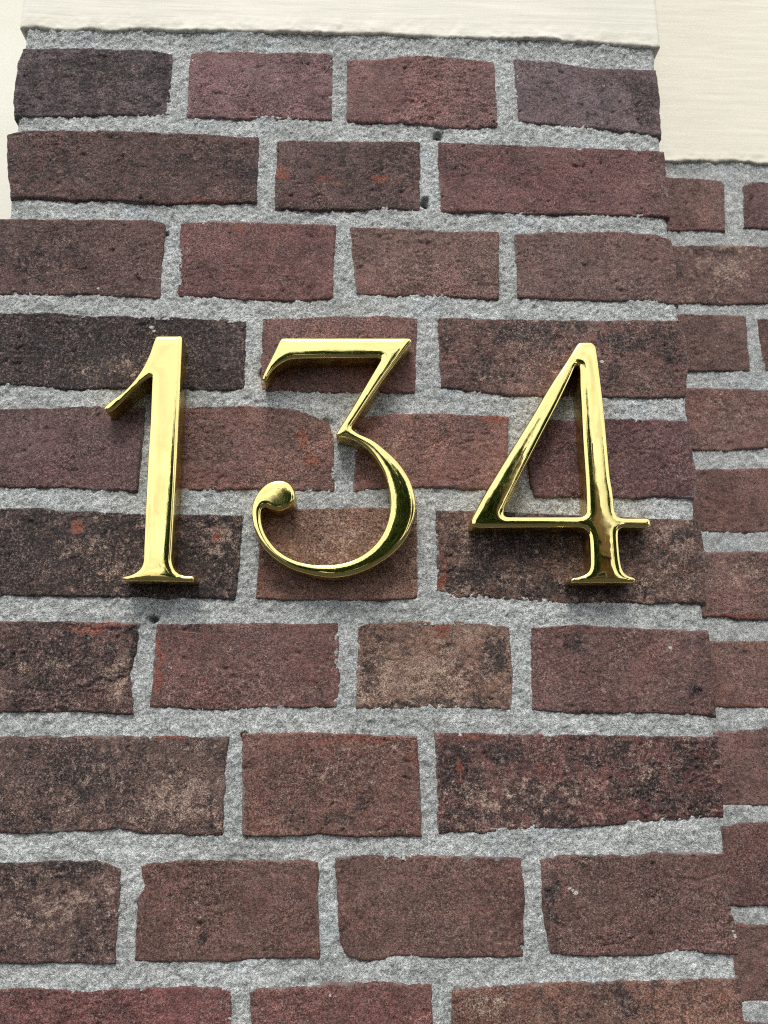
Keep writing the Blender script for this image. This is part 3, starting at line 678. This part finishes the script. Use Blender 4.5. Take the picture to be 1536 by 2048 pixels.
def numeral(name, loops_px, label):
    loops = [smooth_loop([at(x, y, -DEPTH) for x, y in lp_]) for lp_ in loops_px]
    pts = [np.concatenate(loops)]; nb = len(pts[0])
    inner = []
    for C in loops:
        t = np.roll(C, -1, 0) - np.roll(C, 1, 0); t /= np.hypot(*t.T)[:, None]; nrm = np.c_[-t[:, 1], t[:, 0]]
        if sdist(C[:1] + nrm[:1]*0.0003, loops)[0] < 0: nrm = -nrm
        for d in (0.00018, 0.0004, 0.0007, 0.0011, 0.0016, 0.0022):
            q = C + nrm*d; sd_ = sdist(q, loops); inner.append(q[sd_ > 0.93*d])
    allq = np.concatenate(inner)
    mn, mx = pts[0].min(0), pts[0].max(0); g = 0.0008
    gx, gz = np.meshgrid(np.arange(mn[0], mx[0], g), np.arange(mn[1], mx[1], g*0.866))
    gx[1::2] += g/2; G = np.c_[gx.ravel(), gz.ravel()]; sg = sdist(G, loops); G = G[sg > 0.0026]
    extra = np.c_[gx.ravel(), gz.ravel()][(sg > 0.0005) & (sg <= 0.0026)]
    keep = []
    for s in range(0, len(extra), 400):
        e = extra[s:s+400]; keep.append(e[((e[:, None] - allq[None])**2).sum(2).min(1) > 0.00045**2])
    Q = np.concatenate([pts[0], allq, G] + keep)
    edges = []; o = 0
    for C in loops:
        m = len(C); edges += [(o+i, o+(i+1) % m) for i in range(m)]; o += m
    SC = 1000.0
    cv, ce, cf, ov, oe, of = delaunay_2d_cdt([Vector((p[0]*SC, p[1]*SC)) for p in Q], edges, [], 0, 1e-5)
    V2 = np.array([(v.x/SC, v.y/SC) for v in cv]); Fc = np.array([f for f in cf if len(f) == 3])
    Fc = Fc[sdist(V2[Fc].mean(1), loops) > 0]
    D = np.maximum(sdist(V2, loops), 0)
    bmask = np.zeros(len(V2), bool)
    omap = [-1]*nb
    for i, src in enumerate(ov):
        for q in src:
            if q < nb: omap[q] = i; bmask[i] = True
    D[bmask] = 0
    # gentle crown: a membrane blown up from the outline, solved on the mesh
    ii, jj, ww = [], [], []
    for k in range(3):
        p, q, r_ = V2[Fc[:, k]], V2[Fc[:, (k+1) % 3]], V2[Fc[:, (k+2) % 3]]
        e1_, e2_ = q - p, r_ - p; ar = np.abs(e1_[:, 0]*e2_[:, 1] - e1_[:, 1]*e2_[:, 0])
        ii.append(Fc[:, (k+1) % 3]); jj.append(Fc[:, (k+2) % 3]); ww.append(np.clip(0.5*(e1_*e2_).sum(1)/np.maximum(ar, 1e-12), 0.0, 20))
    a, b, w = np.concatenate(ii), np.concatenate(jj), np.concatenate(ww)
    mass = np.bincount(Fc.ravel(), np.repeat(ar/6, 3), len(V2))
    wsum = np.maximum(np.bincount(a, w, len(V2)) + np.bincount(b, w, len(V2)), 1e-9); src = mass
    half = float(np.percentile(D, 99)); u = 0.5*D*(2*half - D); free = ~bmask
    for it in range(900):
        nu_ = (np.bincount(a, w*u[b], len(V2)) + np.bincount(b, w*u[a], len(V2)) + src)/(wsum + mass/0.0032**2)
        u = np.where(free, nu_, 0)
    bw, bh = 0.0021, 0.0016
    t = np.clip(D/bw, 0, 1)
    h = bh*np.sqrt(np.clip(1 - (1-t)**2, 0, 1))
    crown = u*CROWN
    hh = h + crown
    for it in range(12):         # melt the bevel's inner corner
        av = (np.bincount(a, w*hh[b], len(V2)) + np.bincount(b, w*hh[a], len(V2)))/wsum
        hh = np.where(D > 0.0009, 0.5*hh + 0.5*av, hh)
    front = np.c_[V2[:, 0], -(DEPTH + hh), V2[:, 1]]
    Vs = [front]; Fs = [Fc]; n0 = len(front); quads = []; sflag = []
    # orientation of faces: must look towards -y
    tri = front[Fc[0]]; nn = np.cross(tri[1]-tri[0], tri[2]-tri[0])
    if nn[1] > 0: Fs[0] = Fc[:, ::-1]
    base = n0; off = 0
    for C in loops:
        m = len(C); ring = np.array(omap[off:off+m]); off += m
        ys = [-DEPTH + 0.0006, -0.006, -0.0005, 0.0010]
        prev = ring; first = True
        for yv in ys:
            grow = 0.0
            rr = np.c_[V2[ring, 0], np.full(m, yv), V2[ring, 1]]; sflag.append(np.full(m, 0 if first else 1)); first = False
            Vs.append(rr); cur = base + np.arange(m); base += m
            quads.append(np.stack([prev, np.roll(prev, -1), np.roll(cur, -1), cur], -1)); prev = cur
    V = np.concatenate(Vs); cen = np.array([V[:, 0].mean(), 0, V[:, 2].min()])
    me = mesh_from(name, V - cen, [Fs[0], np.concatenate(quads)])
    import bmesh
    bm = bmesh.new(); bm.from_mesh(me); bmesh.ops.recalc_face_normals(bm, faces=bm.faces); bm.to_mesh(me); bm.free()
    o = link(name, me, M_BRASS); o.location = cen
    me.materials.append(M_SIDE)
    mi = np.concatenate([np.zeros(len(Fs[0])), np.concatenate(sflag)])
    me.polygons.foreach_set('material_index', mi.astype(np.int32))
    tag(o, label, 'house number', 'brass house numbers on the pier')
    return o
CROWN = 42.0
numeral('brass_numeral', ONE, 'polished brass numeral 1, leftmost of the raised house numbers')
numeral('brass_numeral', THREE, 'polished brass numeral 3 with a curled ball end, middle house number')
numeral('brass_numeral', FOUR, 'polished brass numeral 4, rightmost of the raised house numbers')

# ------------------------------------------------------------------ what the polished brass mirrors: road, trees and a house across the road
gnd = mesh_from('road', [(-30, -40, 0), (30, -40, 0), (30, 0.3, 0), (-30, 0.3, 0)], [[(0, 1, 2, 3)]], False)
go = link('road', gnd, plain('dark_asphalt', (0.042, 0.042, 0.04), 1.0, 3.0, 0.25, 0.08)); tag(go, kind='structure')

M_LEAF = plain('green_leaves', (0.045, 0.085, 0.018), 0.6, 1.4, 0.55)
M_BARK = plain('grey_bark', (0.10, 0.085, 0.07), 0.9, 14, 0.4)
def tree(x, y, hgt, rad, seed, label):
    rs = np.random.RandomState(seed); root = empty('street_tree', (x, y, 0))
    tag(root, label, 'tree', 'trees mirrored in the numbers')
    V = []; F = []
    def limb(p, q, r0, r1):
        p, q = np.array(p), np.array(q); d = (q-p)/np.linalg.norm(q-p); s = np.cross(d, [0.3, 0.9, 0.2]); s /= np.linalg.norm(s); t = np.cross(d, s)
        b = sum(len(k) for k in V); th = np.arange(8)/8*2*math.pi
        for c, r in ((p, r0), ((p+q)/2 + rs.uniform(-.06, .06, 3), (r0+r1)/2), (q, r1)): V.append(c + r*(np.cos(th)[:, None]*s + np.sin(th)[:, None]*t))
        i = np.arange(8); j = (i+1) % 8
        for k in (0, 8): F.append(np.stack([b+k+i, b+k+j, b+k+8+j, b+k+8+i], -1))
    top = np.array([0, 0, hgt*0.62]); limb((0, 0, 0), top, 0.15, 0.08)
    cl = []
    for k in range(9):
        a = rs.uniform(0, 6.28); z0 = rs.uniform(0.3, 0.6)*hgt
        e = np.array([math.cos(a)*rad*rs.uniform(.4, .8), math.sin(a)*rad*rs.uniform(.4, .8), z0 + hgt*rs.uniform(.12, .3)])
        limb((0, 0, z0), e, 0.055, 0.02); cl.append(e)
    for k in range(26):
        a = rs.uniform(0, 6.28); zz = rs.uniform(-1, 1); rr = rad*math.sqrt(max(0, 1 - zz*zz))*rs.uniform(.35, .95)
        cl.append(np.array([math.cos(a)*rr, math.sin(a)*rr, hgt*0.64 + zz*hgt*0.33]))
    off = np.array([x, y, 0])
    link('trunk', mesh_from('trunk', np.concatenate(V) + off, [np.concatenate(F)]), M_BARK, root)
    cl = np.array(cl); n = 14000
    c = cl[rs.randint(0, len(cl), n)] + rs.normal(0, 1, (n, 3))*np.array([rad*.2, rad*.2, hgt*.065])
    d1 = rs.normal(0, 1, (n, 3)); d1 /= np.linalg.norm(d1, axis=1)[:, None]; d2 = np.cross(d1, rs.normal(0, 1, (n, 3))); d2 /= np.linalg.norm(d2, axis=1)[:, None]
    s = rs.uniform(.07, .14, (n, 1))
    LV = np.stack([c - d1*s, c + d2*s*.5, c + d1*s, c - d2*s*.5], 1).reshape(-1, 3); i = np.arange(n)*4
    link('crown', mesh_from('crown', LV + off, [np.stack([i, i+1, i+2, i+3], -1)], False), M_LEAF, root)
tree(-1.7, -12.5, 3.5, 0.9, 9, 'small green tree mirrored low in the ball of the brass 3')
tree(0.1, -12.0, 5.3, 1.5, 5, 'leafy green tree mirrored in the bowl of the brass 3')
tree(1.9, -12.6, 6.0, 1.5, 6, 'leafy green tree mirrored between the brass 3 and 4')
tree(8.0, -13.0, 6.3, 1.9, 7, 'tall green tree mirrored along the right edge of the brass 4')
tree(11.2, -12.0, 5.6, 1.9, 8, 'wide green tree beyond the right edge of the brass 4')
hs = empty('house', (4.3, -17.5, 0)); tag(hs, 'brown brick house with pitched roof mirrored in the brass 4', 'house')
def boxm(x0, x1, y0, y1, z0, z1):
    V = np.array([(x, y, z) for x in (x0, x1) for y in (y0, y1) for z in (z0, z1)])
    return V, np.array([(0, 1, 3, 2), (4, 6, 7, 5), (0, 4, 5, 1), (2, 3, 7, 6), (0, 2, 6, 4), (1, 5, 7, 3)])
def hpart(name, dims, mat):
    V, F = boxm(*dims); return link(name, mesh_from(name, V, [F], False), mat, hs)
M_HB = plain('brown_house_brick', (0.16, 0.10, 0.055), 0.9, 5, 0.3); M_RF = plain('brown_roof_tile', (0.12, 0.075, 0.045), 0.8, 6, 0.3)
M_GL = plain('dark_window_glass', (0.05, 0.055, 0.06), 0.1, 2, 0.2); M_WF = plain('white_frame', (0.7, 0.7, 0.66), 0.5, 8, 0.05)
hpart('wall', (2.4, 6.7, -21, -17.5, 0, 5.0), M_HB)
rfV = [(2.2, -17.2, 4.95), (6.9, -17.2, 4.95), (6.9, -21.3, 4.95), (2.2, -21.3, 4.95), (2.2, -19.2, 7.1), (5.6, -19.2, 7.1)]
rf = mesh_from('roof', rfV, [[(0, 1, 5, 4), (2, 3, 4, 5), (0, 3, 2, 1)], [(1, 2, 5), (3, 0, 4)]], False)
rf_o = link('roof', rf, M_RF, hs)
V, F = boxm(4.6, 5.1, -19.4, -18.9, 6.2, 7.9); link('chimney', mesh_from('chimney', V, [F], False), M_HB, rf_o)
for x0, z0 in ((3.0, 2.5), (4.7, 2.5), (4.7, 0.8)):
    w_ = hpart('window', (x0, x0+0.9, -17.5, -17.44, z0, z0+1.2), M_WF)
    V, F = boxm(x0+.06, x0+.84, -17.44, -17.43, z0+.06, z0+1.14); link('pane', mesh_from('pane', V, [F], False), M_GL, w_)
hpart('door', (3.0, 3.95, -17.5, -17.43, 0.02, 2.1), plain('dark_green_door', (0.03, 0.06, 0.04), 0.4, 3, 0.2))
